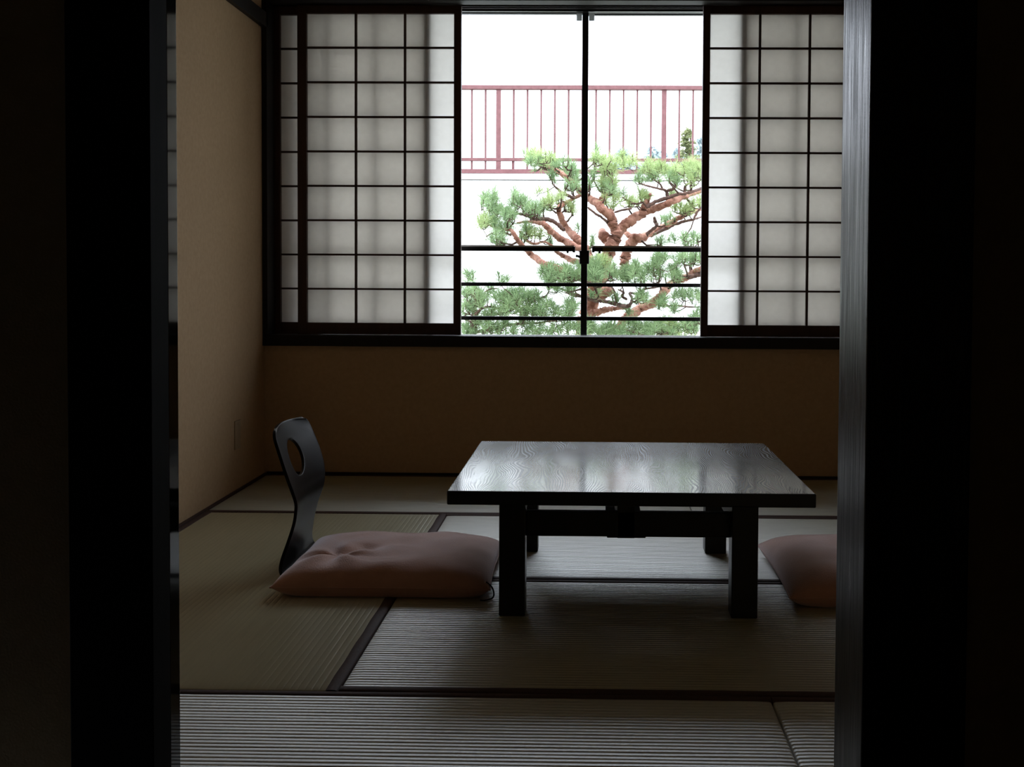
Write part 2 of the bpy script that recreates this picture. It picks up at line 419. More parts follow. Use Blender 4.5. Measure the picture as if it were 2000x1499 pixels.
PINE_LEFT_BRANCHES = [
    ('trunk',[-713,6900,416,24,-720,6900,513,22,-721,6900,593,21,-715,6900,657,19,-720,6900,698,18]),
    ('branch',[-718,6900,649,13,-706,6900,722,10,-738,6900,762,6,-784,7020,784,4]),
    ('branch',[-710,6900,714,6,-686,6900,770,6,-706,6900,802,4]),
    ('branch',[-712,6850,627,11,-661,6850,675,8,-597,6850,684,6,-550,6970,664,6]),
    ('branch',[-717,6900,601,11,-617,6900,634,9,-521,6900,651,7,-460,6960,682,6,-459,6816,725,5]),
    ('branch',[-479,7000,640,7,-382,7000,705,7,-317,7000,738,8,-289,7120,745,5]),
    ('branch',[-721,6900,529,11,-601,6900,554,10,-472,6900,579,8,-347,6960,585,6,-213,6816,608,5]),
    ('branch',[-666,6900,746,5,-642,6900,778,5,-609,6900,795,3]),
]
PINE_LEFT_PADS = [
    (-746,6900,866,28,24,6,0),
    (-537,6900,863,20,24,4,0),
    (-770,6900,778,36,40,10,0),
    (-682,6900,746,48,48,14,0),
    (-762,6900,673,40,48,11,0),
    (-553,6900,747,48,40,14,0),
    (-441,6900,755,72,40,26,0),
    (-456,6900,691,72,36,18,0),
    (-577,6900,666,64,32,13,0),
    (-296,6900,676,80,40,22,0),
    (-344,6900,764,32,24,5,0),
    (-252,7000,787,40,32,6,0),
    (-133,6800,696,35,43,15,0),
    (-376,6900,652,64,20,9,0),
    (-657,6900,642,48,16,6,0),
    (-697,6900,569,96,40,24,0),
    (-536,6900,562,72,40,18,0),
    (-376,6900,595,80,20,9,0),
    (-335,6900,539,88,28,14,0),
    (-761,6900,512,56,24,8,0),
    (-199,6900,548,48,32,8,0),
    (-658,6900,802,48,20,4,0),
    (-151,6900,605,32,20,3,0),
    (-199,6900,645,40,16,3,0),
]
PINE_RIGHT_BRANCHES = [
    ('trunk',[402,7000,303,29,397,7000,417,28,400,7000,482,23,408,7000,531,16]),
    ('branch',[401,7000,466,13,303,7000,514,10,189,7000,546,7,68,7120,556,6]),
    ('branch',[409,7000,491,13,497,7000,548,10,578,7000,573,8,670,7120,585,7]),
]
PINE_RIGHT_PADS = [
    (-55,6900,565,72,40,26,0),
    (67,7000,545,73,32,22,0),
    (205,7000,546,73,28,20,0),
    (335,7000,555,73,32,22,0),
    (465,7000,572,65,32,20,0),
    (586,7000,573,65,28,18,0),
    (514,7000,524,81,16,10,1),
    (432,7000,596,56,16,6,1),
    (270,7000,587,48,12,6,0),
    (643,7000,614,24,16,3,0),
]

# ------------------------------------------------------------------ the room shell
XL, YB = -1.43, 4.96                 # left wall face, back wall face
XR, ZC = 2.19, 2.50
YF = 1.47                            # room side of the front wall (the doorway)

tag(MB().box(XL-.1, XL, YF, YB+.1, -.06, ZC).build('wall_left', M['plaster']), kind='structure')
tag(MB().box(XR, XR+.1, YF, YB+.1, -.06, ZC).build('wall_right', M['plaster']), kind='structure')
b = MB()                             # back wall with the window opening
b.box(XL, XR, YB, YB+.10, -.06, .560); b.box(XL, XR, YB, YB+.10, 2.12, ZC)
b.box(1.36, XR, YB, YB+.10, .560, 2.12)
b.box(XL-.1, XR+.1, YB+.16, YB+.24, -.06, .590); b.box(XL-.1, XR+.1, YB+.16, YB+.24, 2.07, ZC+.1)
b.box(XL-.1, -1.434, YB+.10, YB+.16, .590, 2.07); b.box(XL-.1, -1.275, YB+.16, YB+.24, .590, 2.07); b.box(1.21, XR+.1, YB+.16, YB+.24, .590, 2.07)
b.box(XL-.1, XR+.1, YB+.10, YB+.16, -.06, .560); b.box(XL-.1, XR+.1, YB+.10, YB+.16, 2.12, ZC+.1)
b.box(1.36, XR+.1, YB+.10, YB+.16, .560, 2.12)
tag(b.build('wall_back', M['plaster']), kind='structure')
tag(MB().box(XL-.1, XR+.1, YF-.16, YB+.24, ZC, ZC+.08).build('ceiling', M['ceiling']), kind='structure')

# front wall with the doorway (between this room and the dark hall)
b = MB()
b.box(-2.6, -.625, 1.356, 1.405, -.1, ZC); b.box(.43, 2.6, 1.31, YF, -.1, ZC); b.box(-.625, .43, 1.356, YF, 1.86, ZC)
b.box(-2.6, -1.6, 1.405, YF, -.1, ZC)
tag(b.build('wall_front', M['hall_plaster']), kind='structure')
d = tag(empty('door_1'), kind='structure')
box('post', M['post_matte'], (-.626, -.525, 1.352, 1.409, -.02, 1.90), d, .0015)['label'] = 'black doorway post on the window-lit room side, left of the opening'
box('post', M['post_wood'], (.311, .430, 1.305, 1.452, -.02, 1.90), d, .0025)['label'] = 'black doorway post whose worn face catches the window light'
box('lintel', M['frame_wood'], (-.525, .311, 1.352, 1.45, 1.80, 1.90), d, .002)
box('threshold', M['frame_wood'], (-.525, .311, 1.31, 1.468, -.05, -.002), d, .002)
# the open sliding door, its glossy edge in line with the post
d2 = tag(empty('door_2'), kind='structure')
box('door_leaf', M['lacquer'], (-1.40, -.5275, 1.414, 1.449, .0, 1.80), d2, .0022, 4)['label'] = 'glossy black sliding door edge that mirrors the window screens'

# the dark hall where the camera stands
tag(MB().box(-2.6, 2.6, -2.0, 1.31, -.1, -.005).build('floor_hall', M['frame_wood']), kind='structure')
tag(MB().box(-2.6, 2.6, -2.0, 1.31, ZC, ZC+.08).build('ceiling_hall', M['ceiling']), kind='structure')
tag(MB().box(-2.7, -2.6, -2.0, 1.47, -.1, ZC).build('wall_hall_left', M['hall_plaster']), kind='structure')
tag(MB().box(2.6, 2.7, -2.0, 1.47, -.1, ZC).build('wall_hall_right', M['hall_plaster']), kind='structure')
tag(MB().box(-2.7, 2.7, -2.1, -2.0, -.1, ZC).build('wall_hall_rear', M['hall_plaster']), kind='structure')

# trims
tag(box('trim_1', M['frame_wood'], (XL, XL+.022, YF, YB, 1.932, 1.995), None, .001), kind='structure')
tag(MB().box(XL, XL+.012, YF, YB, -.02, .004).build('baseboard_left', M['border']), kind='structure')
tag(MB().box(XL+.012, XR, YB-.010, YB, -.02, .010).build('baseboard_back', M['frame_wood']), kind='structure')

plate = tag(empty('wall_cover_plate', (XL, 4.575, .225)), 'blank beige cover plate set low on the tan wall near the corner', 'wall plate')
box('plate', M['cover_plate'], (0, .004, -.036, .036, -.058, .058), plate, .0015)
box('screw', M['cover_plate'], (.004, .0052, -.003, .003, .040, .046), plate)

# ------------------------------------------------------------------ floor: tatami mats
floor = tag(MB().box(XL-.1, XR+.1, YF-.02, YB+.1, -.10, -.055).build('floor', M['frame_wood']), kind='structure')
PITCH_R, BW = .0155, .029
def tatami_mat(x0, x1, y0, y1, along, borders=(1, 1)):
    g = .0008
    x0 += g; x1 -= g; y0 += g; y1 -= g
    L0, L1, A0, A1 = (x0, x1, y0, y1) if along == 'x' else (y0, y1, x0, x1)
    a0 = A0 + (BW if borders[0] else 0)-.004; a1 = A1 - (BW if borders[1] else 0)+.004
    n = round((a1-a0)/PITCH_R); p = (a1-a0)/n
    RH = .0014 if along == 'x' else .0004
    prof = [(0, -1.25), (.07, -.45), (.22, -.11), (.5, 0), (.78, -.11), (.93, -.45)]
    acr = [(a0+(i+t)*p, h*RH) for i in range(n) for t, h in prof] + [(a1, -RH)]
    nseg = 26
    ls = [L0, L0+.0008, L0+.002, L0+.006, L0+.03] + [L0+.03+(L1-L0-.06)*k/nseg for k in range(1, nseg)] + [L1-.03, L1-.006, L1-.002, L1-.0008, L1]
    drop = [-.05, -.005, -.0025, -.0010, 0] + [0]*(nseg-1) + [0, -.0010, -.0025, -.005, -.05]
    rnd = random.Random(int(x0*1000)+int(y0*77))
    verts = []; faces = []
    na = len(acr)
    wob = [rnd.uniform(-.0006, .0006) for _ in range(n+1)]
    for j, (l, dz) in enumerate(zip(ls, drop)):
        for i, (a, h) in enumerate(acr):
            k = i//6
            w = (.0007*math.sin(l*9+k*1.7)+wob[min(k, n)]*math.sin(l*23+k))*(1 if along == 'x' else .3)
            aa = a + (w if 0 < i < na-1 else 0)
            if dz < -.02: aa = a
            verts.append((l, aa, h+dz) if along == 'x' else (aa, l, h+dz))
    for j in range(len(ls)-1):
        for i in range(na-1):
            q = (j*na+i, (j+1)*na+i, (j+1)*na+i+1, j*na+i+1)
            faces.append(q if along == 'x' else q[::-1])
    me = bpy.data.meshes.new('tatami_mat'); me.from_pydata(verts, [], faces); me.update()
    me.materials.append(M['tatami_'+along])
    for p_ in me.polygons: p_.use_smooth = True
    bm = bmesh.new(); bm.from_mesh(me); bmesh.ops.recalc_face_normals(bm, faces=bm.faces)
    up_ = sum(f.normal.z for f in bm.faces)
    if up_ < 0: bmesh.ops.reverse_faces(bm, faces=bm.faces)
    bm.to_mesh(me); bm.free()
    mat = link('tatami_mat', me, floor)
    for side, on in enumerate(borders):
        if not on: continue
        e = A0 if side == 0 else A1; s_ = 1 if side == 0 else -1
        pr = [(0, -.05), (0, -.004), (.0015, -.0008), (.006, .0012), (BW*.5, .0018), (BW-.003, .0010), (BW, -.003)]
        vv = []; ff = []; nn = len(pr); ns = 40
        for j in range(ns+1):
            l = L0+(L1-L0)*j/ns
            for w_, z in pr:
                ww = w_ + (.0008*math.sin(l*31+side) if w_ > BW*.8 else 0)
                vv.append((l, e+s_*ww, z) if along == 'x' else (e+s_*ww, l, z))
        for j in range(ns):
            for i in range(nn-1): ff.append((j*nn+i, (j+1)*nn+i, (j+1)*nn+i+1, j*nn+i+1))
        bm_ = bpy.data.meshes.new('mat_border'); bm_.from_pydata(vv, [], ff); bm_.update(); bm_.materials.append(M['border'])
        for p_ in bm_.polygons: p_.use_smooth = True
        bb = bmesh.new(); bb.from_mesh(bm_)
        bmesh.ops.recalc_face_normals(bb, faces=bb.faces)
        if sum(f.normal.z for f in bb.faces) < 0: bmesh.ops.reverse_faces(bb, faces=bb.faces)
        bb.to_mesh(bm_); bb.free()
        link('mat_border', bm_, mat)
    return mat
R0, R1, R2, R3 = 4.150, 3.260, 2.362, 1.470
tatami_mat(XL+.012, -.528, R2, R0, 'y')['label'] = 'tatami mat with brown cloth borders, rushes ribbed away from the window'
tatami_mat(XL+.012, .373, R0, YB-.010, 'x')
tatami_mat(.373, XR, R0, YB-.010, 'x')
tatami_mat(-.528, 1.262, R1, R0, 'x')
tatami_mat(-.528, 1.262, R2, R1, 'x')
tatami_mat(1.262, XR, R2, R0, 'y')
tatami_mat(XL+.012, .373, R3, R2, 'x')
tatami_mat(.373, XR, R3, R2, 'x')

# ------------------------------------------------------------------ window_1: casing, sashes, glass
w = tag(empty('window_1', (0, 0, 0)), kind='structure')
box('window_jamb', M['frame_wood'], (-1.433, -1.408, 4.935, 5.115, .562, 2.115), w, .0015)
box('window_jamb', M['frame_wood'], (1.330, 1.357, 4.935, 5.115, .562, 2.115), w, .0015)
sill = MB().box(-1.408, 1.330, 4.935, 5.012, .562, .609).box(-1.408, 1.330, 5.012, 5.115, .562, .6065).build('window_sill', M['frame_wood'], w, .001)
head = MB().box(-1.408, 1.330, 4.935, 5.012, 2.047, 2.115).box(-1.408, 1.330, 5.012, 5.120, 2.052, 2.115)
for y in (5.046, 5.076): head.box(-1.408, 1.330, y, y+.006, 2.046, 2.053)
head.build('window_head', M['frame_wood'], w, .0008)
# aluminium outer frame
fr_ = MB().box(-1.275, 1.21, 5.122, 5.198, .566, .600).box(-1.275, 1.21, 5.122, 5.198, 2.044, 2.075)
fr_.box(-1.275, -1.262, 5.122, 5.198, .600, 2.044).box(1.197, 1.21, 5.122, 5.198, .600, 2.044)
fr_.build('outer_frame', M['alu_black'], w)
box('sill_strip', M['alu_white'], (-1.26, 1.19, 5.116, 5.124, .602, .6065), w)
def sash(x0, x1, yc, meet):
    s = empty('window_sash'); s.parent = w
    box('sash_stile', M['alu_black'], (x0, x0+.028, yc-.011, yc+.011, .600, 2.044), s, .001)
    box('sash_stile', M['alu_black'], (x1-.028, x1, yc-.011, yc+.011, .600, 2.044), s, .001)
    box('sash_rail', M['alu_black'], (x0+.028, x1-.028, yc-.011, yc+.011, .594, .6045), s)
    box('sash_rail', M['alu_black'], (x0+.028, x1-.028, yc-.011, yc+.011, 2.040, 2.056), s)
    box('glazing_bar', M['alu_black'], (x0+.028, x1-.028, yc-.008, yc+.008, .824, .8405), s, .001)
    box('glazing_bar', M['alu_black'], (x0+.028, x1-.028, yc-.008, yc+.008, .6705, .688), s, .001)
    for z0, z1 in ((.6045, .6705), (.688, .824), (.8405, 2.040)):
        MB_ = bpy.data.meshes.new('glass_pane')
        MB_.from_pydata([(x0+.028, yc, z0), (x1-.028, yc, z0), (x1-.028, yc, z1), (x0+.028, yc, z1)], [], [(0, 1, 2, 3)]); MB_.materials.append(M['glass'])
        link('glass_pane', MB_, s)
    return s
sash(-1.262, -.027, 5.165, 1)
sash(-.055, 1.197, 5.187, 0)
# pull bars across the sashes, pale on top, a lock where the stiles meet
for x0, x1, lab in ((-1.255, -.087, 0), (.0, 1.19, 1)):
    pb = box('sash_bar', M['alu_black'], (x0, x1, 5.135, 5.152, .9815, 1.0), w, .002)
    box('bar_strip', M['alu_white'], (x0, x1, 5.135, 5.152, 1.0, 1.0075), pb)['label'] = 'pale strip along the top of the black bar'
    xe = x1 if not lab else x0
    box('end_cap', M['alu_black'], (xe-.006, xe+.006, 5.131, 5.156, .977, 1.003), pb, .002)
    xk = xe + (-.028 if not lab else .028)
    MB().tube([(xk, 5.143, .983), (xk, 5.143, .9735)], [.006, .005]).build('rubber_foot', M['alu_black'], pb)
    for q in (x0+.08, x1-.08) if lab else (x0+.08,):
        pass
    if lab:
        box('printed_label', M['label_yellow'], (.042, .078, 5.1343, 5.1352, .9835, .9985), pb)['label'] = 'yellow end of the sticker on the bar'
        box('printed_label', M['label_grey'], (.078, .127, 5.1343, 5.1352, .9835, .9985), pb)['label'] = 'grey end of the sticker on the bar'
MB().tube([(-.09, 5.147, .984), (.0, 5.147, .984)], [.0012, .0012], 6).build('tie_wire', M['alu_black'], w)
lk = MB().box(-.062, -.018, 5.140, 5.156, .925, .986).build('sash_lock', M['alu_black'], w, .003)
MB().tube([(-.060, 5.140, .957), (-.070, 5.134, .961), (-.078, 5.132, .961)], [.006, .0055, .006], 8).build('lock_lever', M['alu_black'], lk, smooth=True)
for x in (-.081, -.026):
    box('stopper', M['stopper'], (x, x+.025, 5.140, 5.152, 2.008, 2.040), w, .001)

# ------------------------------------------------------------------ shoji screens
ZB, ZT = .609, 2.047
PZ0, PZ1 = .660, 2.011
RUNGS = [.809+.1507*k for k in range(8)]
def shoji(x0, x1, yc, stl, stR, name_label, mode):
    root = tag(empty('shoji_screen', ((x0+x1)/2, yc, ZB)), name_label, 'shoji screen', 'shoji screens across the window')
    ox, oy, oz = (x0+x1)/2, yc, ZB
    def bx(n, c, parent=root, bev=.0008):
        return box(n, M['shoji_wood'], (c[0]-ox, c[1]-ox, c[2]-oy, c[3]-oy, c[4]-oz, c[5]-oz), parent, bev)
    y0, y1 = yc-.013, yc+.013
    bx('stile', (x0, x0+stl, y0, y1, ZB, ZT)); bx('stile', (x1-stR, x1, y0, y1, ZB, ZT))
    bx('rail', (x0+stl, x1-stR, y0+.002, y1-.001, ZB, PZ0)); bx('rail', (x0+stl, x1-stR, y0+.002, y1-.001, PZ1, ZT))
    a, b_ = x0+stl, x1-stR; w_ = (b_-a)/3
    for k in (1, 2):
        bx('muntin', (a+w_*k-.0048, a+w_*k+.0048, y0+.004, y1-.005, PZ0, PZ1), bev=.0005)
    for z in RUNGS:
        bx('lattice_bar', (a, b_, y0+.006, y1-.005, z-.0042, z+.0042), bev=.0005)
    zs = [PZ0]+RUNGS+[PZ1]
    for k in range(3):
        for j in range(9):
            me = bpy.data.meshes.new('paper_pane')
            xa, xb = a+w_*k, a+w_*(k+1)
            me.from_pydata([(xa-ox, y1-.0045-oy, zs[j]-oz), (xb-ox, y1-.0045-oy, zs[j]-oz), (xb-ox, y1-.0045-oy, zs[j+1]-oz), (xa-ox, y1-.0045-oy, zs[j+1]-oz)], [], [(0, 1, 2, 3)])
            me.materials.append(M['paper'])
            link('paper_pane', me, root)
    return root
YFR, YRE = 5.032, 5.061
shoji(-1.298, -.580, YFR, .040, .032, 'front shoji screen whose edge closes the open gap on the wall-corner side', 0)
shoji(-1.408, -.716, YRE, .026, .034, 'rear shoji screen with a shaded paper column showing beside the wall corner', 0)
shoji(.471, 1.190, YFR, .031, .040, 'front shoji screen between the open gap and the grey-lit doorway post', 1)
shoji(.634, 1.330, YRE, .034, .026, 'rear shoji screen seen only as a soft band through the paper near the grey post', 1)

# ------------------------------------------------------------------ low table
T = tag(empty('low_table', (.097, 3.27, 0)), 'low square black-stained table with pale wood grain on its shiny top', 'table')
def tb(n, c, mat='table_wood', bev=.002, parent=T, seg=2):
    return box(n, M[mat], (c[0]-.097, c[1]-.097, c[2]-3.27, c[3]-3.27, c[4], c[5]), parent, bev, seg)
tt = tb('table_top', (-.361, .556, 2.833, 3.700, .299, .334), 'table_top', .0035, seg=3)
tt.data.materials.append(M['table_wood'])
for p_ in tt.data.polygons: p_.material_index = 0 if p_.normal.z > .5 else 1
for x in (-.236, .357):
    for y in (2.902, 3.588):
        tb('leg', (x, x+.067, y, y+.067, .0, .299), bev=.003)
tb('apron', (-.169, .357, 2.955-.012, 2.955+.013, .198, .2625))
tb('apron', (-.169, .357, 3.615-.012, 3.615+.013, .198, .2625))
tb('side_rail', (-.212, -.186, 2.969, 3.588, .205, .262)); tb('side_rail', (.374, .400, 2.969, 3.588, .205, .262))
tb('cross_rail', (.066, .112, 2.943, 3.628, .194, .299))
tb('batten', (.040, .140, 2.950, 3.620, .1935, .1985), bev=.001)

# ------------------------------------------------------------------ legless chair
CH = tag(empty('legless_chair', (-.66, 3.41, 0)), 'glossy black bentwood legless chair with an oval hole through its back', 'chair')
PROF = [(.424, -.907), (.30, -.862), (.225, -.846), (.17, -.856), (.10, -.874), (.05, -.886), (.022, -.884), (.008, -.868), (.006, -.84)]
HW = [(.424, .188), (.36, .200), (.30, .205), (.25, .190), (.20, .155), (.16, .132), (.12, .135), (.07, .160), (.02, .19), (.0, .195)]
def smooth_interp(tab, z):
    if z >= tab[0][0]: return tab[0][1]
    for (z0, v0), (z1, v1) in zip(tab, tab[1:]):
        if z1 <= z <= z0:
            t = (z0-z)/(z0-z1); t = t*t*(3-2*t) if False else t
            return v0+(v1-v0)*t
    return tab[-1][1]
# dense profile by Catmull-Rom
def crom(P, n):
    out = []
    for i in range(len(P)-1):
        p0, p1, p2, p3 = P[max(i-1, 0)], P[i], P[i+1], P[min(i+2, len(P)-1)]
        for k in range(n):
            t = k/n
            out.append(tuple(.5*((2*b) + (-a+c)*t + (2*a-5*b+4*c-d)*t*t + (-a+3*b-3*c+d)*t*t*t) for a, b, c, d in zip(p0, p1, p2, p3)))
    out.append(tuple(P[-1])); return out
pl = crom([(x, z) for z, x in PROF], 14)
# even spacing along the profile
seglen = [0]
for a, b in zip(pl, pl[1:]): seglen.append(seglen[-1]+math.hypot(a[0]-b[0], a[1]-b[1]))
NV, NU = 90, 48
prof = []
for k in range(NV+1):
    s = seglen[-1]*k/NV; i = 0
    while i < len(seglen)-2 and seglen[i+1] < s: i += 1
    t = (s-seglen[i])/max(1e-9, seglen[i+1]-seglen[i])
    prof.append((pl[i][0]+(pl[i+1][0]-pl[i][0])*t, pl[i][1]+(pl[i+1][1]-pl[i][1])*t, s))
hwc = crom([(z, h) for z, h in HW], 8)
hwt = sorted(hwc, reverse=True)
verts = []; flat = []
for k, (x, z, s) in enumerate(prof):
    hw = smooth_interp(hwt, max(0, min(.4239, z)))
    if s < .035: hw -= .035*(1-math.sqrt(max(0, 1-((.035-s)/.035)**2)))      # rounded upper corners
    for j in range(NU+1):
        uu = -1+2*j/NU
        conc = .020*(1-uu*uu)*max(0, min(1, (z-.12)/.12))
        zt = z + .006*(1-uu*uu)*max(0, 1-s/.05)
        verts.append([x-conc, hw*uu, zt]); flat.append((hw*uu, s))
hc, ha, hb = (-.012, .106), .072, .056         # the oval hole: centre (across, along), half sizes
faces = []
def inside(f): return ((f[0]-hc[0])/ha)**2+((f[1]-hc[1])/hb)**2 < 1
ins = [inside(f) for f in flat]
for k in range(NV):
    for j in range(NU):
        q = (k*(NU+1)+j, k*(NU+1)+j+1, (k+1)*(NU+1)+j+1, (k+1)*(NU+1)+j)
        if all(ins[i] for i in q): continue
        cx = sum(flat[i][0] for i in q)/4; cy = sum(flat[i][1] for i in q)/4
        if ((cx-hc[0])/ha)**2+((cy-hc[1])/hb)**2 < 1: continue
        faces.append(q)
from collections import Counter
ec = Counter()
for q in faces:
    for a, b in zip(q, q[1:]+q[:1]): ec[(min(a, b), max(a, b))] += 1
rim = {v for e, n in ec.items() if n == 1 for v in e if abs(flat[v][0]) < .12 and .02 < flat[v][1] < .2 and abs(flat[v][0]) < ha*1.4}
for i in rim:
    dy, ds = flat[i][0]-hc[0], flat[i][1]-hc[1]
    r_ = math.sqrt((dy/ha)**2+(ds/hb)**2)
    if r_ < .5 or r_ > 1.5: continue
    ty, ts = hc[0]+dy/r_, hc[1]+ds/r_
    verts[i][1] = ty
    kk = ts/seglen[-1]*NV; k0 = max(0, min(NV-1, int(kk))); t = kk-k0
    x = prof[k0][0]+(prof[k0+1][0]-prof[k0][0])*t; z = prof[k0][1]+(prof[k0+1][1]-prof[k0][1])*t
    hw = smooth_interp(hwt, max(0, min(.4239, z))); uu = ty/hw
    verts[i][0] = x-.020*(1-uu*uu)*max(0, min(1, (z-.12)/.12)); verts[i][2] = z
used = sorted({i for q in faces for i in q}); idx = {o: n for n, o in enumerate(used)}
me = bpy.data.meshes.new('backrest')
me.from_pydata([(verts[i][0]+.66, verts[i][1], verts[i][2]) for i in used], [], [tuple(idx[i] for i in q) for q in faces]); me.update()
me.materials.append(M['chair'])
for p_ in me.polygons: p_.use_smooth = True
o = link('backrest', me, CH)
md = o.modifiers.new('solid', 'SOLIDIFY'); md.thickness = .009; md.offset = 0
mb_ = o.modifiers.new('bevel', 'BEVEL'); mb_.width = .002; mb_.segments = 2; mb_.limit_method = 'ANGLE'; mb_.angle_limit = math.radians(50)
box('seat_board', M['chair'], (-.182, .25, -.19, .19, .0015, .0105), CH, .003)

# ------------------------------------------------------------------ floor cushions
def cushion(x0, x1, y0, y1, H, wrinkles, label, seat=None, seed=1, cord_at=None):
    cx, cy = (x0+x1)/2, (y0+y1)/2; hx, hy = (x1-x0)/2, (y1-y0)/2
    root = tag(empty('floor_cushion', (cx, cy, 0)), label, 'cushion', 'brown velour floor cushions')
    rnd = random.Random(seed); n = 72
    ph = [(rnd.uniform(0, 6.3), rnd.uniform(0, 6.3), rnd.uniform(4, 13), rnd.uniform(4, 13)) for _ in range(6)]
    def shape(s, t, side):
        # plan outline: edges drawn in a little between the pointed corners
        px = s*hx*(1-.035*(1-t*t)) ; py = t*hy*(1-.030*(1-s*s))
        e = (max(0, 1-abs(s)**5)**.55)*(max(0, 1-abs(t)**5)**.55)
        seam = .030
        base = 0.0012
        if seat and seat[0] < cx+px < seat[1] and seat[2] < cy+py < seat[3]: base = .0118
        if side > 0:
            z = seam+(H-seam)*e
            z *= 1 - .10*(max(0, 1-((s*s+t*t)/.5)))
            wob = sum(math.sin(a+s*c_)*math.sin(b+t*d_) for a, b, c_, d_ in ph)*.0012
            z += wob*e
            for (wx, wy, amp, rad, k, p0) in wrinkles:
                dx, dy = px+cx-wx, py+cy-wy; r = math.hypot(dx, dy); a = math.atan2(dy, dx)
                z += e*(-amp*math.exp(-(r/(rad*.35))**2) + amp*.55*math.sin(k*a+p0)*math.exp(-((r-rad*.55)/(rad*.5))**2))
        else:
            z = seam-(seam-base)*min(1, e*2.2)
        return (px, py, z)
    V = []; Fc = []
    par = [math.sin(math.pi/2*(-1+2*i/n)) for i in range(n+1)]
    par = [.5*p+.5*(-1+2*i/n) for i, p in enumerate(par)]
    for t in par:
        for s in par: V.append(shape(s, t, 1))
    off = len(V)
    for t in par:
        for s in par: V.append(shape(s, t, -1))
    for j in range(n):
        for i in range(n):
            a = j*(n+1)+i
            Fc.append((a, a+1, a+n+2, a+n+1)); Fc.append((off+a, off+a+n+1, off+a+n+2, off+a+1))
    me = bpy.data.meshes.new('cushion_cover'); me.from_pydata(V, [], Fc); me.update()
    bm = bmesh.new(); bm.from_mesh(me); bmesh.ops.remove_doubles(bm, verts=bm.verts, dist=1e-5); bmesh.ops.recalc_face_normals(bm, faces=bm.faces); bm.to_mesh(me); bm.free()
    me.materials.append(M['velour'])
    for p_ in me.polygons: p_.use_smooth = True
    link('cushion_cover', me, root)
    # seam piping round the edge
    ring = [shape(s, -1, 1) for s in par[:-1]]+[shape(1, t, 1) for t in par[:-1]]+[shape(s, 1, 1) for s in par[::-1][:-1]]+[shape(-1, t, 1) for t in par[::-1]]
    MB().tube(ring, [.0022]*len(ring), 6, cap=False).build('seam', M['velour'], root, smooth=True)
    if cord_at:
        pts = crom([Vector(p)-Vector((cx, cy, 0)) for p in cord_at], 6)
        MB().tube(pts, [.0022]*len(pts), 6).build('tie_cord', M['cord'], root, smooth=True)['label'] = 'thin dark tie cord at the corner'
    return root
cushion(-.862, -.270, 3.035, 3.560, .090, [(-.715, 3.21, .014, .13, 5, .6), (-.64, 3.30, .004, .10, 3, 2.0)],
        'brown velour cushion lying against the black chair back, creased on top', seat=(-.87, -.40, 3.20, 3.62), seed=3,
        cord_at=[(-.283, 3.06, .045), (-.268, 3.065, .030), (-.262, 3.06, .014), (-.266, 3.05, .004), (-.285, 3.03, .0035), (-.296, 3.03, .004)])
cushion(.520, 1.105, 2.985, 3.585, .092, [(.80, 3.3, .006, .12, 4, 1.0)],
        'brown velour cushion beyond the table, cut off by the grey-lit doorway post', seed=8)

# ------------------------------------------------------------------ outside: ground, wall, railing
tag(MB().box(-120, 120, 5.20, 220, -.55, -.45).build('ground', M['gravel']), kind='structure')
ow = tag(MB().box(-9, 9, 10.05, 10.25, -.45, 1.705).build('wall_outside', M['out_wall']), kind='structure')
MB().box(-9, 9, 10.03, 10.27, 1.712, 1.762).build('coping', M['out_wall'], ow, .004)
tag(MB().box(XL-1, XR+1, 5.20, 6.45, 2.375, 2.45).build('unseen_eave', M['unseen_eave']), kind='structure')  # unseen overhang, added and deepened to cut skylight on the shoji paper

RL = tag(empty('railing', (0, 10.1, 1.762)), 'rusty red metal railing along the top of the white garden wall', 'railing')
def rl(n, c, mat='rail_red', bev=.0):
    return box(n, M[mat], (c[0], c[1], c[2]-10.1, c[3]-10.1, c[4]-1.762, c[5]-1.762), RL, bev)
rl('top_rail', (-4.3, 4.3, 10.055, 10.125, 2.500, 2.537), bev=.004)
rl('middle_rail', (-4.3, 4.3, 10.065, 10.115, 1.877, 1.904), bev=.002)
rl('bottom_rail', (-4.3, 4.3, 10.060, 10.120, 1.768, 1.806), bev=.002)
xs0 = -.837
for i in range(-3, 4):
    xp = xs0+1.448*i*1.0
    if -4.3 < xp < 4.3:
        rl('post', (xp-.021, xp+.021, 10.07, 10.11, 1.762, 2.500), bev=.002)
        rl('foot_stub', (xp+.118, xp+.130, 10.085, 10.10, 1.806, 1.877))
bal0 = MB().tube([(0, 0, 1.806-1.762), (0, 0, 2.500-1.762)], [.0095, .0095], 6).mesh('baluster', M['rail_red'])
for i in range(-3, 4):
    for k in range(11):
        xx = xs0+1.448*i+.133+.1201*k
        if -4.2 < xx < 4.2: link('baluster', bal0, RL, (xx, -.01, 0))

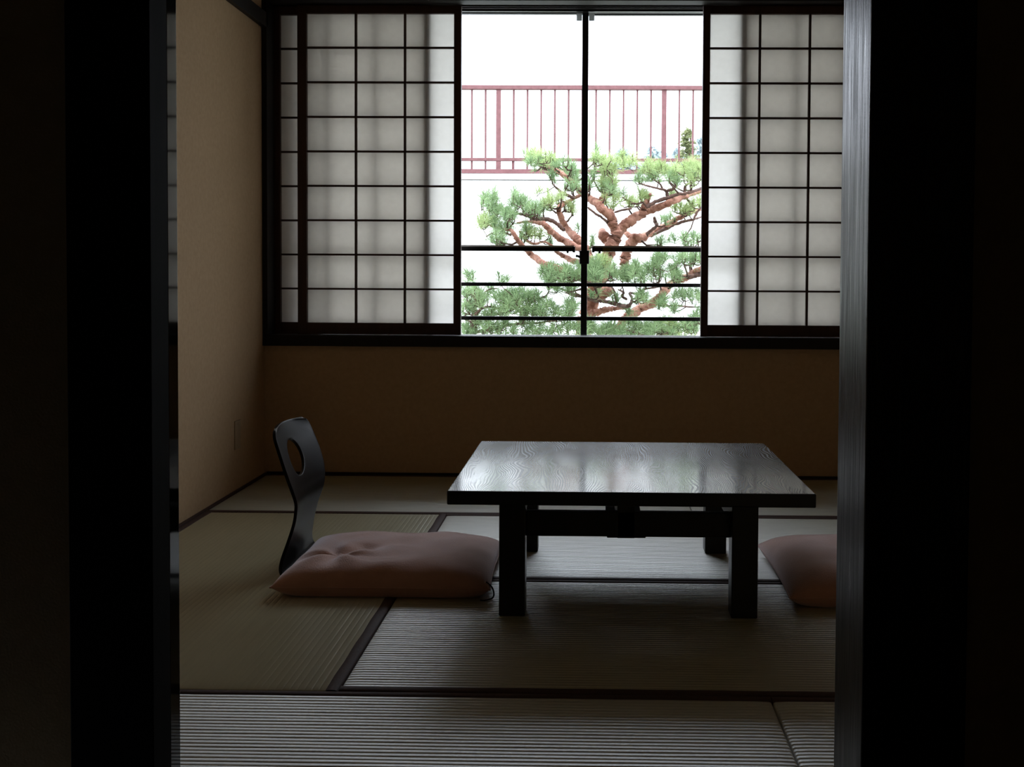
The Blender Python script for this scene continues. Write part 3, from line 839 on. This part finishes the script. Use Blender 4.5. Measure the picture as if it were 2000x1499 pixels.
# ------------------------------------------------------------------ pines
def tuft_mesh(name, mat, spots, parent, seed, length=.078, per=32, wid=.0012):
    rnd = random.Random(seed); V = []; Fc = []; S = []
    for (p, d, sc, base) in spots:
        d = d.normalized(); a = d.orthogonal().normalized(); b = d.cross(a)
        for k in range(per):
            th = rnd.uniform(0, 2*math.pi); ph = math.radians(rnd.uniform(4, 78)) if rnd.random() < .85 else math.radians(rnd.uniform(70, 120))
            v = d*math.cos(ph)+(a*math.cos(th)+b*math.sin(th))*math.sin(ph)
            L = length*sc*rnd.uniform(.7, 1.1); o = p - d*rnd.uniform(0, .035)*sc
            w_ = v.cross(Vector((rnd.uniform(-.4, .4), 1, rnd.uniform(-.4, .4))))
            if w_.length < 1e-4: continue
            w_ = w_.normalized()*wid
            tip = o+v*L+Vector((0, 0, -.006)); n = len(V)
            V += [tuple(o-w_*.7), tuple(o+w_*.7), tuple(o+v*L*.55+w_), tuple(tip), tuple(o+v*L*.55-w_)]
            Fc.append((n, n+1, n+2, n+3, n+4)); sh = max(0, min(1, base+rnd.uniform(-.28, .28))); S += [sh]*5
    me = bpy.data.meshes.new(name); me.from_pydata(V, [], Fc); me.update()
    at = me.attributes.new('shade', 'FLOAT', 'POINT'); at.data.foreach_set('value', S)
    me.materials.append(mat)
    o = link(name, me, parent); o['kind'] = 'stuff'; return o

def pine(name, label, branches, pads, seed, base_z=-.45, bark='bark'):
    rnd = random.Random(seed)
    x, y = branches[0][1][0]/1000, branches[0][1][1]/1000
    root = tag(empty(name, (x, y, base_z)), label, 'tree', 'pines outside the window')
    org = Vector((x, y, base_z)); nodes = []
    for kind, row in branches:
        pts = [(row[i]/1000, row[i+1]/1000, row[i+2]/1000, row[i+3]/1000) for i in range(0, len(row), 4)]
        if kind == 'trunk': pts = [(pts[0][0]-.03, pts[0][1], base_z-.05, pts[0][3]*1.5), (pts[0][0]-.05, pts[0][1], (base_z+pts[0][2])/2, pts[0][3]*1.15)]+pts
        dn = crom(pts, 6)
        P_ = []; R_ = []
        for k, (a, b, c, r) in enumerate(dn):
            j = min(.006, r*.22)
            P_.append(Vector((a+rnd.uniform(-j, j), b+rnd.uniform(-j, j), c+rnd.uniform(-j, j)))-org)
            R_.append(max(.0022, r*rnd.uniform(.88, 1.12)))
            if r < .034: nodes.append((P_[-1]+org, max(.002, r*.5)))
        big = max(q[3] for q in pts) > .02
        MB().tube(P_, R_, 12 if big else 8, rnd=rnd, rough=.07).build(kind, M[bark if big else 'bark_dark'], root, smooth=True)
    for pi, (px, py, pz, rx, rz, n, cg) in enumerate(pads):
        px, py, pz, rx, rz = px/1000, py/1000, pz/1000, rx/1000, rz/1000
        pts = []
        for _ in range(n):
            a = rnd.uniform(0, 2*math.pi); q = math.sqrt(rnd.random())
            pts.append(Vector((px+rx*1.12*q*math.cos(a), py+rnd.gauss(0, .10), pz+rz*1.1*q*math.sin(a))))
        spots = []; local = list(nodes); tw = MB()
        pts.sort(key=lambda p: min((p-nn[0]).length for nn in nodes))
        for p in pts:
            foot = p-Vector((0, 0, .03))
            best = min(local, key=lambda nn: (foot-nn[0]).length+max(0, nn[0].z-foot.z)*.8)
            d = foot-best[0]; L = d.length
            if L > .004:
                m1 = best[0]+d*.4+Vector((rnd.uniform(-.12, .12)*L, rnd.uniform(-.1, .1)*L, -.10*L+rnd.uniform(-.08, .08)*L))
                m2 = best[0]+d*.75+Vector((rnd.uniform(-.1, .1)*L, rnd.uniform(-.1, .1)*L, -.05*L))
                r0 = min(best[1]*1.25, .008)
                tw.tube([q-org for q in (best[0], m1, m2, foot, p)], [r0, r0*.85, r0*.7, r0*.6, .0022], 5, cap=False)
                local += [(m1, r0*.8), (m2, r0*.65), (foot, r0*.6)]
            up_ = Vector((rnd.uniform(-.55, .55)+(d.x*1.2 if L > 0 else 0), rnd.uniform(-.5, .5), 1.0))
            spots.append((p-org, up_, rnd.uniform(.75, 1.15), rnd.uniform(.25, .75)))
        if tw.v:
            t = tw.build('twigs', M['twig'], root, smooth=True); t['kind'] = 'stuff'
        tuft_mesh('needle_cluster', M['needle_yellow' if cg else 'needle_blue'], spots, root, seed*100+pi)
    return root
pine('pine_tree', 'gnarled red-barked garden pine spreading across the middle of the open window', PINE_TALL_BRANCHES, PINE_TALL_PADS, 5)
pine('pine_tree', 'low dense pine filling the lower corner of the window beside the front shoji', PINE_LEFT_BRANCHES, PINE_LEFT_PADS, 6, bark='bark_dark')
pine('pine_tree', 'low green pine along the sill in front of the big pine trunk', PINE_RIGHT_BRANCHES, PINE_RIGHT_PADS, 7, bark='bark_dark')

# ------------------------------------------------------------------ distant conifers
def conifer(x, y, z0, top, wid, mat, label, seed, nb=90, leaf=.22, pw=.45, group='distant conifers behind the railing'):
    rnd = random.Random(seed); H = top-z0
    root = tag(empty('conifer', (x, y, z0)), label, 'tree', group)
    MB().tube([(0, 0, 0), (0, 0, H*.5), (.02*H, 0, H*.97)], [.03*H, .018*H, .004*H], 8).build('trunk', M['bark_dark'], root, smooth=True)
    V = []; Fc = []; S = []
    for k in range(nb):
        t = (k+rnd.random())/nb; z = H*(.12+.86*t); r = wid*((1-t)**pw)*rnd.uniform(.45, 1.1)+.02*wid
        a = rnd.uniform(0, 2*math.pi)
        for q in range(14):
            f = (q+rnd.random())/14; c = Vector((math.cos(a)*r*f, math.sin(a)*r*f, z+.12*r*math.sin(f*2)-.10*r*f))
            for _ in range(3):
                d = Vector((rnd.gauss(0, 1), rnd.gauss(0, 1), rnd.gauss(.2, .7))).normalized()*leaf*rnd.uniform(.5, 1.0)
                s_ = d.cross(Vector((rnd.gauss(0, 1), rnd.gauss(0, 1), rnd.gauss(0, 1)))).normalized()*leaf*.28
                c2 = c+Vector((rnd.gauss(0, 1), rnd.gauss(0, 1), rnd.gauss(0, 1)))*leaf*.4; n = len(V)
                V += [tuple(c2-d), tuple(c2+s_), tuple(c2+d), tuple(c2-s_)]; Fc.append((n, n+1, n+2, n+3)); sh = rnd.random(); S += [sh]*4
    me = bpy.data.meshes.new('foliage'); me.from_pydata(V, [], Fc); me.update()
    at = me.attributes.new('shade', 'FLOAT', 'POINT'); at.data.foreach_set('value', S)
    me.materials.append(mat); o = link('foliage', me, root); o['kind'] = 'stuff'
    return root
conifer(2.42, 30, -.45, 4.80, .75, M['far_green'], 'tall ragged green-brown conifer nearest behind the railing', 11, 150, .075)
conifer(1.323, 54, -.45, 6.927, 1.67, M['far_hazed'], 'haze-pale blue-grey conifer top beside the sash mullion, beyond the railing', 12, 130, .2)
conifer(2.926, 57, -.45, 7.359, 1.52, M['far_hazed'], 'haze-pale conifer standing just before the thick red railing post', 13, 130, .2)
conifer(3.798, 64, -.45, 7.952, 1.38, M['far_hazed'], 'haze-pale narrow conifer behind the thick red railing post', 14, 130, .2)
conifer(4.457, 60.5, -.45, 7.676, 1.67, M['far_hazed'], 'haze-pale conifer between the thick railing post and the ragged conifer', 15, 130, .2)
conifer(6.253, 67, -.45, 9.055, 1.74, M['far_hazed'], 'haze-pale conifer at the shoji edge behind the ragged conifer', 16, 130, .2)
def far_bank():
    rnd = random.Random(31); V = []; Fc = []; S = []
    for _ in range(7000):
        x = rnd.uniform(1.8, 9.5); z = -.4+8.5*rnd.random()**.45-max(0, 3.2-x)*.3; c = Vector((x*1.13, 72+rnd.uniform(-1, 1), z))
        d = Vector((rnd.gauss(0, 1), rnd.gauss(0, 1), rnd.gauss(0, 1))).normalized()*.2
        s_ = d.cross(Vector((rnd.gauss(0, 1), rnd.gauss(0, 1), rnd.gauss(0, 1)))).normalized()*.1; n = len(V)
        V += [tuple(c-d), tuple(c+s_), tuple(c+d), tuple(c-s_)]; Fc.append((n, n+1, n+2, n+3)); S += [rnd.random()]*4
    me = bpy.data.meshes.new('tree_line'); me.from_pydata(V, [], Fc); me.update()
    at = me.attributes.new('shade', 'FLOAT', 'POINT'); at.data.foreach_set('value', S)
    me.materials.append(M['far_hazed']); o = link('tree_line', me)
    tag(o, 'low haze-pale grey-green line of distant woods seen between the railing bars', 'trees', kind='stuff')
far_bank()
